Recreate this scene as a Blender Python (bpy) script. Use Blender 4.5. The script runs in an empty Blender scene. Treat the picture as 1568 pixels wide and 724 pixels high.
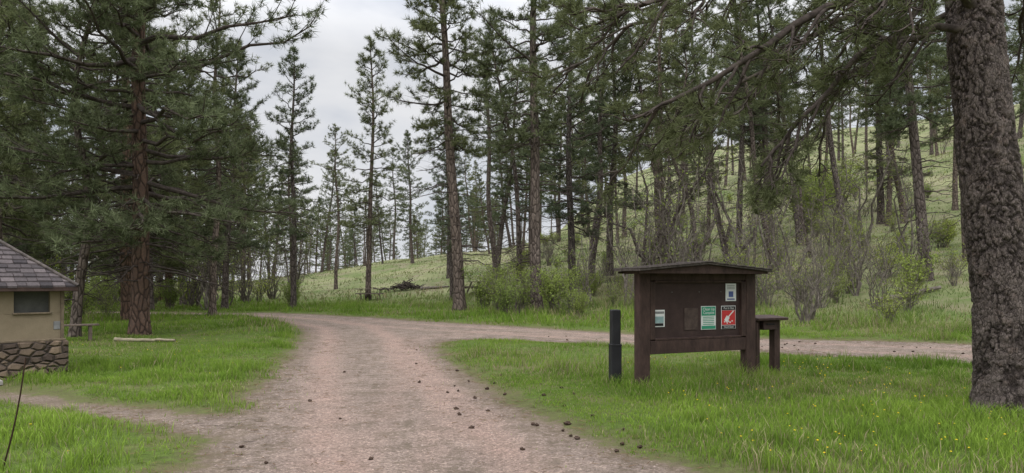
import bpy, math, random
import numpy as np
from mathutils import Vector, Matrix
random.seed(7)
rng=np.random.default_rng(7)
sc=bpy.context.scene
COL=sc.collection

# ---------------------------------------------------------------- utilities
def hsh(i,j,seed=0):
    n=(i.astype(np.int64)*374761393+j.astype(np.int64)*668265263+seed*144665)&0xffffffff
    n=((n^(n>>13))*1274126177)&0xffffffff
    return ((n^(n>>16))&0xffff)/65535.0
def vnoise(x,y,scale,seed=0):
    x=np.asarray(x,float)/scale+5000; y=np.asarray(y,float)/scale+5000
    xi=np.floor(x); yi=np.floor(y); xf=x-xi; yf=y-yi
    xf=xf*xf*(3-2*xf); yf=yf*yf*(3-2*yf)
    a=hsh(xi,yi,seed); b=hsh(xi+1,yi,seed); c=hsh(xi,yi+1,seed); d=hsh(xi+1,yi+1,seed)
    return (a*(1-xf)+b*xf)*(1-yf)+(c*(1-xf)+d*xf)*yf
def sstep(a,b,x):
    t=np.clip((np.asarray(x,float)-a)/(b-a),0,1); return t*t*(3-2*t)
def sdf_poly(px,py,poly):
    P=np.array(poly,float); n=len(P)
    d=np.full(px.shape,1e18); sgn=np.ones(px.shape)
    for i in range(n):
        a=P[i]; b=P[i-1]; ex,ey=b-a
        wx=px-a[0]; wy=py-a[1]
        t=np.clip((wx*ex+wy*ey)/(ex*ex+ey*ey),0,1)
        d=np.minimum(d,(wx-ex*t)**2+(wy-ey*t)**2)
        c1=py>=a[1]; c2=py<b[1]; c3=ex*wy>ey*wx
        sgn=np.where((c1&c2&c3)|(~c1&~c2&~c3),-sgn,sgn)
    return sgn*np.sqrt(d)
def dist_line(px,py,pts):
    d=np.full(px.shape,1e18)
    for a,b in zip(pts[:-1],pts[1:]):
        ex,ey=b[0]-a[0],b[1]-a[1]; wx=px-a[0]; wy=py-a[1]
        t=np.clip((wx*ex+wy*ey)/(ex*ex+ey*ey),0,1)
        d=np.minimum(d,(wx-ex*t)**2+(wy-ey*t)**2)
    return np.sqrt(d)

def make_mesh(name,V,faces,mats,midx=None,attrs=None,smooth=False):
    me=bpy.data.meshes.new(name)
    V=np.asarray(V,np.float32)
    me.vertices.add(len(V)); me.vertices.foreach_set('co',V.ravel())
    faces=[np.asarray(f,np.int32) for f in faces if len(f)]
    li=np.concatenate([f.ravel() for f in faces])
    sizes=np.concatenate([np.full(len(f),f.shape[1],np.int32) for f in faces])
    starts=np.concatenate([[0],np.cumsum(sizes)[:-1]]).astype(np.int32)
    me.loops.add(len(li)); me.loops.foreach_set('vertex_index',li)
    me.polygons.add(len(sizes)); me.polygons.foreach_set('loop_start',starts)
    try: me.polygons.foreach_set('loop_total',sizes)
    except Exception: pass
    for m in mats: me.materials.append(m)
    if midx is not None: me.polygons.foreach_set('material_index',np.asarray(midx,np.int32))
    me.polygons.foreach_set('use_smooth',np.full(len(sizes),smooth,bool))
    if attrs:
        for k,a in attrs.items():
            a=np.asarray(a,np.float32)
            if a.ndim==1:
                at=me.attributes.new(k,'FLOAT','POINT'); at.data.foreach_set('value',a)
            else:
                at=me.attributes.new(k,'FLOAT_COLOR','POINT')
                a4=np.ones((len(a),4),np.float32); a4[:,:3]=a; at.data.foreach_set('color',a4.ravel())
    me.update(calc_edges=True)
    return me
def obj(name,me,parent=None,loc=(0,0,0),rot=(0,0,0),scale=(1,1,1)):
    o=bpy.data.objects.new(name,me); COL.objects.link(o)
    o.location=loc; o.rotation_euler=rot; o.scale=scale
    if parent: o.parent=parent
    return o
def empty(name,loc=(0,0,0),rot=(0,0,0)):
    return obj(name,None,None,loc,rot)

# ---------------------------------------------------------------- material helpers
class M:
    def __init__(s,name,rough=0.85,spec=0.2):
        s.m=bpy.data.materials.new(name); s.m.use_nodes=True
        s.t=s.m.node_tree; s.b=s.t.nodes['Principled BSDF']
        s.b.inputs['Roughness'].default_value=rough
        s.b.inputs['Specular IOR Level'].default_value=spec
        s.tc=None
    def n(s,ty,**kw):
        nd=s.t.nodes.new(ty)
        for k,v in kw.items(): setattr(nd,k,v)
        return nd
    def l(s,a,b): s.t.links.new(a,b)
    def coord(s,scale=(1,1,1)):
        if s.tc is None: s.tc=s.n('ShaderNodeTexCoord')
        mp=s.n('ShaderNodeMapping'); mp.inputs['Scale'].default_value=scale
        s.l(s.tc.outputs['Object'],mp.inputs['Vector']); return mp.outputs[0]
    def noise(s,scale,detail=4,rough=0.55,vec=None):
        nd=s.n('ShaderNodeTexNoise'); nd.inputs['Scale'].default_value=scale
        nd.inputs['Detail'].default_value=detail; nd.inputs['Roughness'].default_value=rough
        s.l(vec if vec is not None else s.coord(),nd.inputs['Vector']); return nd.outputs['Fac']
    def voro(s,scale,feature='F1',vec=None,out='Distance',rnd=1):
        nd=s.n('ShaderNodeTexVoronoi',feature=feature); nd.inputs['Scale'].default_value=scale
        nd.inputs['Randomness'].default_value=rnd
        s.l(vec if vec is not None else s.coord(),nd.inputs['Vector']); return nd.outputs[out]
    def ramp(s,fac,stops):
        r=s.n('ShaderNodeValToRGB'); e=r.color_ramp.elements
        while len(e)<len(stops): e.new(0.5)
        for q,(p,c) in zip(e,stops):
            q.position=p; q.color=(c,c,c,1) if not isinstance(c,(tuple,list)) else (*c,1)
        s.l(fac,r.inputs[0]); return r.outputs[0]
    def mix(s,f,a,b,mode='MIX'):
        nd=s.n('ShaderNodeMix',data_type='RGBA',blend_type=mode)
        for v,i in ((f,0),(a,6),(b,7)):
            if isinstance(v,(int,float)): nd.inputs[i].default_value=v
            elif isinstance(v,(tuple,list)): nd.inputs[i].default_value=(*v,1)
            else: s.l(v,nd.inputs[i])
        return nd.outputs[2]
    def math(s,op,a,b=0,clamp=False):
        nd=s.n('ShaderNodeMath',operation=op,use_clamp=clamp)
        for v,i in ((a,0),(b,1)):
            if isinstance(v,(int,float)): nd.inputs[i].default_value=v
            else: s.l(v,nd.inputs[i])
        return nd.outputs[0]
    def attr(s,name,out='Fac'):
        nd=s.n('ShaderNodeAttribute'); nd.attribute_name=name; return nd.outputs[out]
    def col(s,c):
        if isinstance(c,tuple): s.b.inputs['Base Color'].default_value=(*c,1)
        else: s.l(c,s.b.inputs['Base Color'])
    def bump(s,h,strength=0.5,dist=0.02):
        nd=s.n('ShaderNodeBump'); nd.inputs['Strength'].default_value=strength
        nd.inputs['Distance'].default_value=dist; s.l(h,nd.inputs['Height'])
        s.l(nd.outputs[0],s.b.inputs['Normal'])
def simple(name,c,c2=None,scale=8,rough=0.8,bump=0.2,spec=0.2,bs=40):
    m=M(name,rough,spec); c2=c2 or tuple(v*0.6 for v in c)
    m.col(m.mix(m.ramp(m.noise(scale,5,0.65),[(0.35,0.0),(0.65,1.0)]),c2,c))
    m.bump(m.noise(bs,3),bump,0.01); return m.m
def matte(name,c,c2=None,scale=8):
    m=M(name); c2=c2 or tuple(v*0.6 for v in c)
    d=m.n('ShaderNodeBsdfDiffuse'); m.l(m.mix(m.ramp(m.noise(scale,2,0.65),[(0.35,0.0),(0.65,1.0)]),c2,c),d.inputs[0])
    m.l(d.outputs[0],m.t.nodes['Material Output'].inputs[0]); m.t.nodes.remove(m.b); return m.m

def ground_mat():
    m=M('ground_grass_and_gravel',0.95,0.1)
    rd=m.attr('rd'); trk=m.attr('trk'); hill=m.attr('hill')
    n1=m.noise(1.3,6,0.7); n2=m.noise(9,5,0.7)
    g=m.mix(m.ramp(n1,[(0.3,0.0),(0.7,1.0)]),(0.215,0.170,0.142),(0.32,0.25,0.208))
    tr=m.math('MULTIPLY',trk,m.ramp(m.noise(0.9,4,0.7),[(0.3,0.3),(0.7,0.8)]))
    g=m.mix(tr,g,(0.375,0.258,0.212))
    vc=m.voro(55,out='Color'); sep=m.n('ShaderNodeSeparateColor'); m.l(vc,sep.inputs[0])
    g=m.mix(0.85,g,m.ramp(sep.outputs[0],[(0.0,0.5),(0.5,0.95),(0.9,1.15),(1.0,1.8)]),'MULTIPLY')
    g=m.mix(0.7,g,m.ramp(m.noise(110,4,0.8),[(0.3,0.55),(0.7,1.35)]),'MULTIPLY')
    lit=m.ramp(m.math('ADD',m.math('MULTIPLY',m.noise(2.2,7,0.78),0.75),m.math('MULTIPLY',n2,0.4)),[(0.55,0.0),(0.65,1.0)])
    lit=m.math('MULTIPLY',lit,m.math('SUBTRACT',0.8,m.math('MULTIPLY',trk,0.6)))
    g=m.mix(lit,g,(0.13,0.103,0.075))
    s=m.mix(m.ramp(n2,[(0.35,0.0),(0.65,1.0)]),(0.065,0.09,0.022),(0.11,0.165,0.032))
    s=m.mix(m.ramp(m.noise(0.6,6,0.7),[(0.48,0.0),(0.66,0.75)]),s,(0.165,0.14,0.075))
    hc=m.mix(m.ramp(m.noise(0.14,7,0.75),[(0.40,0.0),(0.60,1.0)]),(0.11,0.145,0.05),(0.23,0.235,0.12))
    hc=m.mix(m.ramp(m.noise(0.5,6,0.7),[(0.48,0.0),(0.64,0.9)]),hc,(0.215,0.185,0.125))
    s=m.mix(hill,s,hc)
    e=m.math('ADD',rd,m.math('MULTIPLY',m.math('SUBTRACT',n1,0.5),1.1))
    e=m.math('ADD',e,m.math('MULTIPLY',m.math('SUBTRACT',n2,0.5),0.5))
    e0=m.math('ADD',m.math('MULTIPLY',e,1.0),0.5)
    f=m.ramp(e0,[(0.40,1.0),(0.58,0.0)])
    edge=m.ramp(e0,[(0.05,0.0),(0.45,0.8),(0.75,0.6),(0.95,0.0)])
    c=m.mix(f,s,g); c=m.mix(m.math('MULTIPLY',edge,0.7),c,(0.14,0.108,0.07))
    m.col(c)
    h=m.math('ADD',m.math('MULTIPLY',m.voro(55),0.6),m.noise(30,5,0.7))
    m.bump(h,1.0,0.025)
    return m.m
GROUND=ground_mat()

def leaf_mat(name,base,trans=0.25,attrn='c'):
    m=M(name,0.65,0.2)
    if attrn=='gc': c=m.attr('gc','Color')
    else:
        c=m.mix(1.0,base,m.attr('c','Fac'),'MULTIPLY')
        oi=m.n('ShaderNodeObjectInfo')
        c=m.mix(1.0,c,m.ramp(oi.outputs['Random'],[(0.0,(0.82,0.87,0.96)),(0.5,(1.0,1.0,1.0)),(1.0,(1.16,1.1,0.92))]),'MULTIPLY')
    d=m.n('ShaderNodeBsdfDiffuse'); m.l(c,d.inputs[0]); out=d.outputs[0]
    if trans>0:
        tr=m.n('ShaderNodeBsdfTranslucent'); m.l(c,tr.inputs[0])
        mx=m.n('ShaderNodeMixShader'); mx.inputs[0].default_value=trans
        m.l(out,mx.inputs[1]); m.l(tr.outputs[0],mx.inputs[2]); out=mx.outputs[0]
    m.l(out,m.t.nodes['Material Output'].inputs[0]); m.t.nodes.remove(m.b)
    return m.m
NEEDLE=leaf_mat('pine_needles',(0.158,0.182,0.096),0.2)
LEAF=leaf_mat('shrub_leaves',(0.27,0.33,0.085),0.3)
GRASS=leaf_mat('grass_blades',None,0.25,'gc')

def bark_mat(name,ca,cb,cc):
    m=M(name,0.95,0.1)
    v=m.coord((7,7,2.6))
    crack=m.voro(1.0,'DISTANCE_TO_EDGE',vec=v)
    vc=m.voro(1.0,vec=v,out='Color'); sp=m.n('ShaderNodeSeparateColor'); m.l(vc,sp.inputs[0])
    c=m.mix(sp.outputs[0],ca,cb)
    c=m.mix(m.ramp(m.noise(14,4,0.7),[(0.35,0.0),(0.7,1.0)]),c,cc)
    c=m.mix(m.ramp(crack,[(0.0,0.85),(0.12,0.0)]),c,(0.025,0.02,0.018))
    oi=m.n('ShaderNodeObjectInfo')
    c=m.mix(1.0,c,m.ramp(oi.outputs['Random'],[(0.0,(0.8,0.8,0.82)),(1.0,(1.25,1.17,1.08))]),'MULTIPLY')
    m.col(c); m.bump(m.math('MINIMUM',crack,0.2),1.0,0.15); return m.m
BARK=bark_mat('pine_bark',(0.12,0.098,0.087),(0.21,0.175,0.155),(0.105,0.088,0.08))
BARKR=bark_mat('pine_bark_reddish',(0.13,0.082,0.062),(0.20,0.13,0.10),(0.09,0.07,0.06))
LIMB=matte('dark_limb_bark',(0.10,0.082,0.072),(0.05,0.041,0.037),12)
TWIG=matte('bare_twig_bark',(0.20,0.175,0.15),(0.10,0.085,0.072),6)

def bigbark():
    m=M('old_pine_bark',0.95,0.12)
    cr=m.attr('crack'); pl=m.attr('plate')
    c=m.mix(pl,(0.135,0.108,0.096),(0.30,0.245,0.218))
    c=m.mix(m.ramp(m.noise(24,8,0.85,vec=m.coord((1,1,0.7))),[(0.36,0.0),(0.62,0.8)]),c,(0.115,0.096,0.087))
    c=m.mix(m.ramp(m.noise(6,7,0.8),[(0.54,0.0),(0.72,0.55)]),c,(0.25,0.165,0.125))
    fl=m.voro(1,'DISTANCE_TO_EDGE',vec=m.coord((34,34,13)))
    c=m.mix(m.math('MULTIPLY',m.ramp(fl,[(0.0,0.7),(0.12,0.0)]),m.ramp(m.noise(9,3),[(.35,0.0),(.55,1.0)])),c,(0.055,0.045,0.041))
    c=m.mix(m.ramp(cr,[(0.0,0.9),(0.10,0.5),(0.28,0.0)]),c,(0.034,0.027,0.025))
    m.col(c)
    h=m.math('ADD',m.noise(45,8,0.9,vec=m.coord((1,1,0.6))),m.math('MULTIPLY',m.math('MINIMUM',fl,0.15),3.0))
    m.bump(h,1.0,0.028)
    return m.m
BIGBARK=bigbark()

# ---------------------------------------------------------------- layout curves
ROAD=[(-2.4,-12),(-2.5,2),(-2.77,6.05),(-3.3,8.1),(-3.96,11.1),(-4.7,14.8),(-5.6,18.5),(-6.5,22),(-7.6,25),(-9.4,28.7),(-12.1,32.6),(-16,34),(-24,35.2),(-45,37),
      (-45,39.5),(-24,37.6),(-13,35.9),(-9.6,34.2),(-6.5,31.2),(-2.1,27),(0.36,24.4),(3.5,21.7),(7.5,19.3),(11.4,17.5),(20,13.6),(34,7),
      (32,4),(17,10.5),(9.1,13.9),(6.07,15.75),(2.9,17.8),(0.64,19.1),(-0.8,19.9),(-1.7,19.4),(-1.9,17.8),(-1.46,15.1),(-0.7,11.9),(0.13,8.9),(0.79,7.36),(1.6,6.05),(2.8,4.4),(4.2,0),(4.5,-12)]
PATH=[(-14,13.8),(-10,11.9),(-8.07,11.0),(-5.8,9.6),(-3.7,8.7),(-2.6,8.6),(-2.6,7.0),(-3.3,7.3),(-4.86,8.2),(-7.1,9.7),(-10,11.0),(-14,12.6)]
CL1=[(0.2,-5),(-0.5,4),(-0.75,6),(-1.35,8.5),(-2.2,11.5),(-3.1,15),(-4.3,20),(-5.8,25),(-9,30),(-14,34.3),(-30,37)]
CL2=[(-6,28),(-2,24.3),(2,21),(6,18.2),(10,15.9),(20,11.5)]
CL3=[(-1.0,5),(-1.2,8.5),(-1.6,12),(-2.6,17),(-3,20),(-1,22.2),(2,21)]
def RD(x,y): return np.minimum(sdf_poly(x,y,ROAD),sdf_poly(x,y,PATH)+0.12)
def TRK(x,y):
    a=dist_line(x,y,CL1); b=dist_line(x,y,CL2); c=dist_line(x,y,CL3)
    t=np.exp(-((a-0.85)/0.33)**2)+np.exp(-((b-0.75)/0.27)**2)*0.8+np.exp(-((c-0.3)/0.22)**2)*.5
    return np.clip(t,0,1)
def Hraw(x,y):
    s=0.7*x+0.714*y-26.7
    sp=3*np.logaddexp(0,s/3.0)
    cap=30+140*sstep(-5,62,x)
    se=cap*np.tanh(sp/cap)
    z=(0.21*se+0.0008*se*se)*sstep(-75,12,x)
    z=z+np.clip(sp/30,0,1)*(vnoise(x,y,9,3)-0.5)*1.3+np.clip(sp/60,0,1)*(vnoise(x,y,28,4)-0.5)*4
    z=z+(vnoise(x,y,3.0,1)-0.5)*0.05+(vnoise(x,y,0.9,2)-0.5)*0.015
    return z
def H(x,y):
    x=np.asarray(x,float); y=np.asarray(y,float)
    rd=RD(x,y)
    return Hraw(x,y)+0.05*sstep(-0.1,0.7,rd)-0.018*TRK(x,y)*(rd<0)
def Hs(x,y): return float(H(np.array([x]),np.array([y]))[0])

# ---------------------------------------------------------------- terrain
def axis(fine_a,fine_b,step,lo,hi):
    a=list(np.arange(fine_a,fine_b,step))
    s=step; v=a[-1]
    while v<hi: s*=1.09; v+=s; a.append(v)
    s=step; v=a[0]; pre=[]
    while v>lo: s*=1.09; v-=s; pre.append(v)
    return np.array(pre[::-1]+a)
xs=axis(-13,14,0.13,-420,420); ys=axis(3.5,37,0.13,-60,620)
X,Y=np.meshgrid(xs,ys); nx,ny=len(xs),len(ys)
Xf,Yf=X.ravel(),Y.ravel(); Rf=RD(Xf,Yf); Zf=H(Xf,Yf)
Tf=TRK(Xf,Yf)
sF=0.7*Xf+0.714*Yf-26.7; hillf=sstep(-5,6,sF)
ii=np.arange(nx*ny).reshape(ny,nx)
Q=np.stack([ii[:-1,:-1],ii[:-1,1:],ii[1:,1:],ii[1:,:-1]],-1).reshape(-1,4)
V=np.stack([Xf,Yf,Zf],1); att={'rd':Rf,'trk':Tf,'hill':hillf}
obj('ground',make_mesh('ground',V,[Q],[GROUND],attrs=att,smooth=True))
rq=Q[(Rf[Q].max(1)<-0.3)]
used,inv=np.unique(rq,return_inverse=True)
V2=V[used].copy(); V2[:,2]+=0.004
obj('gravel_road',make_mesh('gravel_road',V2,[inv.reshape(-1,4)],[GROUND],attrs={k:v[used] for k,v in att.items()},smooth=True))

# ---------------------------------------------------------------- grass
def grass_pts(y0,y1,dens):
    A=0.9*(y1*y1-y0*y0); n=int(A*dens)
    y=np.sqrt(rng.uniform(y0*y0,y1*y1,n)); x=rng.uniform(-0.9,0.9,n)*y
    return x,y
def gcol(x,y,n,hill):
    a=vnoise(x,y,1.7,11)*0.45+vnoise(x,y,0.45,12)*0.3+rng.random(n)*0.3
    deep=np.array([.080,.158,.024]); yel=np.array([.262,.378,.060]); tan=np.array([.40,.34,.20])
    c=deep+(yel-deep)*a[:,None]
    big=sstep(.4,.7,vnoise(x,y,6,17))*hill
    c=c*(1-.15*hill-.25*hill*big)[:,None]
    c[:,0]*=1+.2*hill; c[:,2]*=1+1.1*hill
    pdry=0.06+0.26*sstep(0.5,0.8,vnoise(x,y,2.6,13))+hill*0.30*sstep(0.4,0.7,vnoise(x,y,5,14))+hill*0.12
    dry=rng.random(n)<pdry
    c[dry]=tan*rng.uniform(0.5,1.1,(dry.sum(),1))
    return c
def grass_band(y0,y1,dens,hmin,hmax,w,seg2):
    x,y=grass_pts(y0,y1,dens); n=len(x)
    rd=RD(x,y); nn=vnoise(x,y,0.8,21)*0.7+vnoise(x,y,0.25,22)*0.5-0.6
    e=rd+nn*0.9
    p=sstep(-0.02,0.5,e)*0.97+0.02*sstep(-1.2,0.0,rd)
    patch=sstep(0.25,0.52,vnoise(x,y,1.3,23)*0.6+vnoise(x,y,0.4,24)*0.4)
    hill=sstep(-6,4,0.7*x+0.714*y-26.7)
    p*=0.18+0.82*patch
    p*=1-.6*hill*sstep(.45,.7,vnoise(x,y,3.5,29))
    k=rng.random(n)<p
    k&=~((np.abs(x+9.5)+np.abs(y-12.1))<1.8)
    x,y,rd,hill=x[k],y[k],rd[k],hill[k]; n=len(x)
    z=H(x,y)
    tall=vnoise(x,y,1.1,31)**2*1.3+vnoise(x,y,.42,35)**4*2.8*sstep(.3,.7,vnoise(x,y,2.5,36))+0.3
    for cx,cy,r in ((1.97,10.6,0.5),(3.85,11.4,0.5),(3.0,11.0,0.9),(6.0,8.4,1.0),(1.6,11,0.3),(4.4,12,.4),(8.2,13.2,0.5),(-7.9,11.9,0.4)):
        tall+=1.0*np.exp(-((x-cx)**2+(y-cy)**2)/(r*r))
    tall+=0.8*sstep(2,5,x)*sstep(10.5,7,y)
    far=sstep(-7,-3,0.7*x+0.714*y-26.7)*sstep(8,0,0.7*x+0.714*y-26.7)*sstep(.35,.65,vnoise(x,y,1.6,33))
    tall+=far*1.1
    tall*=sstep(-0.3,0.6,rd)*0.7+0.3
    hh=rng.uniform(hmin,hmax,n)*tall*(1-.1*hill)
    ww=w*rng.uniform(0.6,1.3,n)
    az=rng.uniform(0,6.283,n); ln=rng.uniform(0.1,0.8,n)*hh; la=rng.uniform(0,6.283,n)
    dx,dy=np.cos(az)*ww/2,np.sin(az)*ww/2; lx,ly=np.cos(la)*ln,np.sin(la)*ln
    c=gcol(x,y,n,hill)
    if seg2:
        P=np.stack([np.stack([x-dx,y-dy,z-0.01],1),np.stack([x+dx,y+dy,z-0.01],1),
            np.stack([x+dx*.7+lx*.35,y+dy*.7+ly*.35,z+hh*.6],1),np.stack([x-dx*.7+lx*.35,y-dy*.7+ly*.35,z+hh*.6],1),
            np.stack([x+lx,y+ly,z+hh],1)],1)
        b=np.arange(n)[:,None]*5
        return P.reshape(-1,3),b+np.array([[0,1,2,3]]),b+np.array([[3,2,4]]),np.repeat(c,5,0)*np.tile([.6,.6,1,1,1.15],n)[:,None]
    P=np.stack([np.stack([x-dx,y-dy,z-0.01],1),np.stack([x+dx,y+dy,z-0.01],1),np.stack([x+lx,y+ly,z+hh],1)],1)
    b=np.arange(n)[:,None]*3
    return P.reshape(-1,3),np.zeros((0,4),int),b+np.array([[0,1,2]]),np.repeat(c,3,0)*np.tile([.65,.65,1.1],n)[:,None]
VV,F4,F3,CC=[],[],[],[]; off=0
for args in ((4.5,12,1500,.05,.125,.0085,True),(12,22,520,.06,.14,.016,False),(22,45,105,.10,.22,.03,False),(45,100,11,.12,.26,.068,False)):
    v,q,t,c=grass_band(*args); VV.append(v);F4.append(q+off);F3.append(t+off);CC.append(c);off+=len(v)
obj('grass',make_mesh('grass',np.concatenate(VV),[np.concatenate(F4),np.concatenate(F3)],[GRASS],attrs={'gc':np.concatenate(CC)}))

def blobs(x,y,z,r,flat=1.0,seed=1,spike=0.0):
    import bmesh
    bm=bmesh.new(); bmesh.ops.create_icosphere(bm,subdivisions=1 if spike==0 else 2,radius=1)
    bv=np.array([v.co[:] for v in bm.verts]); bf=np.array([[v.index for v in f.verts] for f in bm.faces]); bm.free()
    n=len(x); rr=np.random.default_rng(seed)
    S=rr.uniform(1-0.3,1.3,(n,1,3)); S[:,:,2]*=flat
    if spike: bv=bv*(1+spike*rr.uniform(-1,1,(len(bv),1)))
    P=bv[None]*S*np.asarray(r).reshape(-1,1,1)
    a=rr.uniform(0,6.28,n); ca,sa=np.cos(a)[:,None],np.sin(a)[:,None]
    Px=P[...,0]*ca-P[...,1]*sa; Py=P[...,0]*sa+P[...,1]*ca
    P=np.stack([Px+x[:,None],Py+y[:,None],P[...,2]+z[:,None]],-1)
    F=bf[None]+(np.arange(n)*len(bv))[:,None,None]
    return P.reshape(-1,3),F.reshape(-1,3)
YEL=simple('dandelion_yellow',(0.8,0.6,0.03),(0.65,0.45,0.02))
x=rng.uniform(2.0,6.5,170); y=rng.uniform(6,14,170); k=RD(x,y)>0.5; x,y=x[k],y[k]
v,f=blobs(x,y,H(x,y)+0.09,rng.uniform(.008,.013,len(x)),0.5,3)
x2=rng.uniform(-12,-3.5,50); y2=rng.uniform(6,20,50); k=RD(x2,y2)>0.6; x2,y2=x2[k],y2[k]
v2,f2=blobs(x2,y2,H(x2,y2)+0.08,rng.uniform(.008,.013,len(x2)),0.5,4)
obj('dandelion_flowers',make_mesh('dandelions',np.concatenate([v,v2]),[np.concatenate([f,f2+len(v)])],[YEL]))

# pine cones
CONE=simple('pine_cone_brown',(0.08,0.05,0.034),(0.03,0.019,0.014),60,bump=0.8,bs=120)
px=[];py=[]
for u,vv in ((0.24,8.0),(.28,7.95),(.62,7.45),(.68,7.35),(-.65,8.7),(-.72,9.1),(-.95,10.4),(-.3,8.9),(-2.05,8.4),(-2.65,6.9),(-2.2,6.3),(-2.75,9.6),(-1.9,14),(-2.3,17),(-1.5,11.4),(-1.0,12.8),(1.25,6.9),(1.9,7.1),(-.45,7.9),(.1,6.9),(.95,8.3),(-3.0,12.6),(1.1,7.05),(-.1,10.1),(-1.3,6.5)):
    px.append(u);py.append(vv)
n0=len(px)
yy_=rng.uniform(6.3,12,16)
px=np.array(px+list(0.75-.30*(yy_-7)+rng.normal(0,.55,16))+list(rng.uniform(1,10,26)))
py=np.array(py+list(yy_)+list(np.zeros(26)))
py[n0+16:]=20.6-0.45*px[n0+16:]+rng.uniform(-1.2,1.4,26)
v,f=blobs(px,py,H(px,py)+0.014,rng.uniform(.016,.034,len(px)),0.75,5,0.35)
obj('pine_cones',make_mesh('pine_cones',v,[f],[CONE]))
GR=matte('loose_stone',(0.36,0.29,0.25),(0.2,0.155,0.135),60)
n=9000; y=np.sqrt(rng.uniform(25,300,n)); x=rng.uniform(-.5,.35,n)*y; k=RD(x,y)<-0.1; x,y=x[k],y[k]
oc=np.array([[1,0,0],[-1,0,0],[0,1,0],[0,-1,0],[0,0,.7],[0,0,-.7]]); of=np.array([[0,2,4],[2,1,4],[1,3,4],[3,0,4],[2,0,5],[1,2,5],[3,1,5],[0,3,5]])
r=rng.gamma(2,0.0035,len(x)).clip(.003,.022)
P=oc[None]*r[:,None,None]*rng.uniform(.6,1.3,(len(x),6,1))+np.stack([x,y,H(x,y)+.004],1)[:,None]
obj('gravel_stones',make_mesh('gravel_stones',P.reshape(-1,3),[(of[None]+(np.arange(len(x))*6)[:,None,None]).reshape(-1,3)],[GR]))
LIT=matte('needle_litter',(0.17,0.11,0.065),(0.08,0.055,0.035),30)
n=20000; y=np.sqrt(rng.uniform(25,400,n)); x=rng.uniform(-.6,.7,n)*y; rdl=RD(x,y)
k=(np.abs(rdl+0.15)<rng.gamma(1.5,.55,n))&(vnoise(x,y,.6,5)>.4); x,y=x[k],y[k]; n=len(x)
a=rng.uniform(0,6.28,n); L=rng.uniform(.03,.09,n); w=.003+.0004*y; z=H(x,y)+.012
dx,dy=np.cos(a)*L,np.sin(a)*L; wx,wy=-np.sin(a)*w,np.cos(a)*w
P=np.stack([np.stack([x-dx,y-dy,z],1),np.stack([x+wx,y+wy,z+.004],1),np.stack([x+dx,y+dy,z],1)],1)
obj('pine_needle_litter',make_mesh('litter',P.reshape(-1,3),[np.arange(n*3).reshape(-1,3)],[LIT]))

# ---------------------------------------------------------------- tubes & trees
class Geo:
    def __init__(s): s.V=[];s.F4=[];s.F3=[];s.m4=[];s.m3=[];s.c=[];s.o=0
    def add(s,V,F,mi,c=None):
        V=V.reshape(-1,3); s.V.append(V)
        (s.F4 if F.shape[1]==4 else s.F3).append(F+s.o); (s.m4 if F.shape[1]==4 else s.m3).append(np.full(len(F),mi))
        s.c.append(np.ones(len(V)) if c is None else c); s.o+=len(V)
    def tubes(s,P,R,sides,mi):
        P=np.asarray(P,float); R=np.asarray(R,float)
        m,n,_=P.shape
        T=np.gradient(P,axis=1); T/=np.linalg.norm(T,axis=2,keepdims=True)+1e-9
        vert=np.abs(T[...,2]).mean(1)>0.75
        ref=np.where(vert[:,None,None],np.array([1.,0,0]),np.array([0,0,1.]))*np.ones((m,n,1))
        A=np.cross(T,ref); A/=np.linalg.norm(A,axis=2,keepdims=True)+1e-9
        B=np.cross(T,A)
        th=np.arange(sides)*2*np.pi/sides
        V=P[:,:,None]+R[:,:,None,None]*(A[:,:,None]*np.cos(th)[None,None,:,None]+B[:,:,None]*np.sin(th)[None,None,:,None])
        idx=np.arange(m*n*sides).reshape(m,n,sides)
        j=np.roll(np.arange(sides),-1)
        F=np.stack([idx[:,:-1,:],idx[:,:-1,j],idx[:,1:][:,:,j],idx[:,1:,:]],-1).reshape(-1,4)
        s.add(V,F,mi)
    def needles(s,P,D,k,L,w,mi,rr,spread=0.75,bri=None):
        P=np.asarray(P);D=np.asarray(D);n=len(P)
        d=D[:,None]*0.6+rr.normal(0,spread,(n,k,3)); d/=np.linalg.norm(d,axis=2,keepdims=True)+1e-9
        sd=np.cross(d,rr.normal(0,1,(n,k,3))); sd/=np.linalg.norm(sd,axis=2,keepdims=True)+1e-9
        l=L*rr.uniform(.7,1.15,(n,k,1)); b=P[:,None]+rr.normal(0,.02,(n,k,3))
        V=np.stack([b-sd*w*.5,b+sd*w*.5,b+d*l],2)
        bri=rr.uniform(.65,1.35,n) if bri is None else bri
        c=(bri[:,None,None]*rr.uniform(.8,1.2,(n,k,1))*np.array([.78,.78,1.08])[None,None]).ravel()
        s.add(V,np.arange(n*k*3).reshape(-1,3),mi,c)
    def mesh(s,name,mats):
        F=[];mi=[]
        if s.F4: F.append(np.concatenate(s.F4)); mi.append(np.concatenate(s.m4))
        if s.F3: F.append(np.concatenate(s.F3)); mi.append(np.concatenate(s.m3))
        return make_mesh(name,np.concatenate(s.V),F,mats,np.concatenate(mi),{'c':np.concatenate(s.c)},smooth=True)
def nrm(v): v=np.asarray(v,float); return v/(np.linalg.norm(v)+1e-9)
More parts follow.
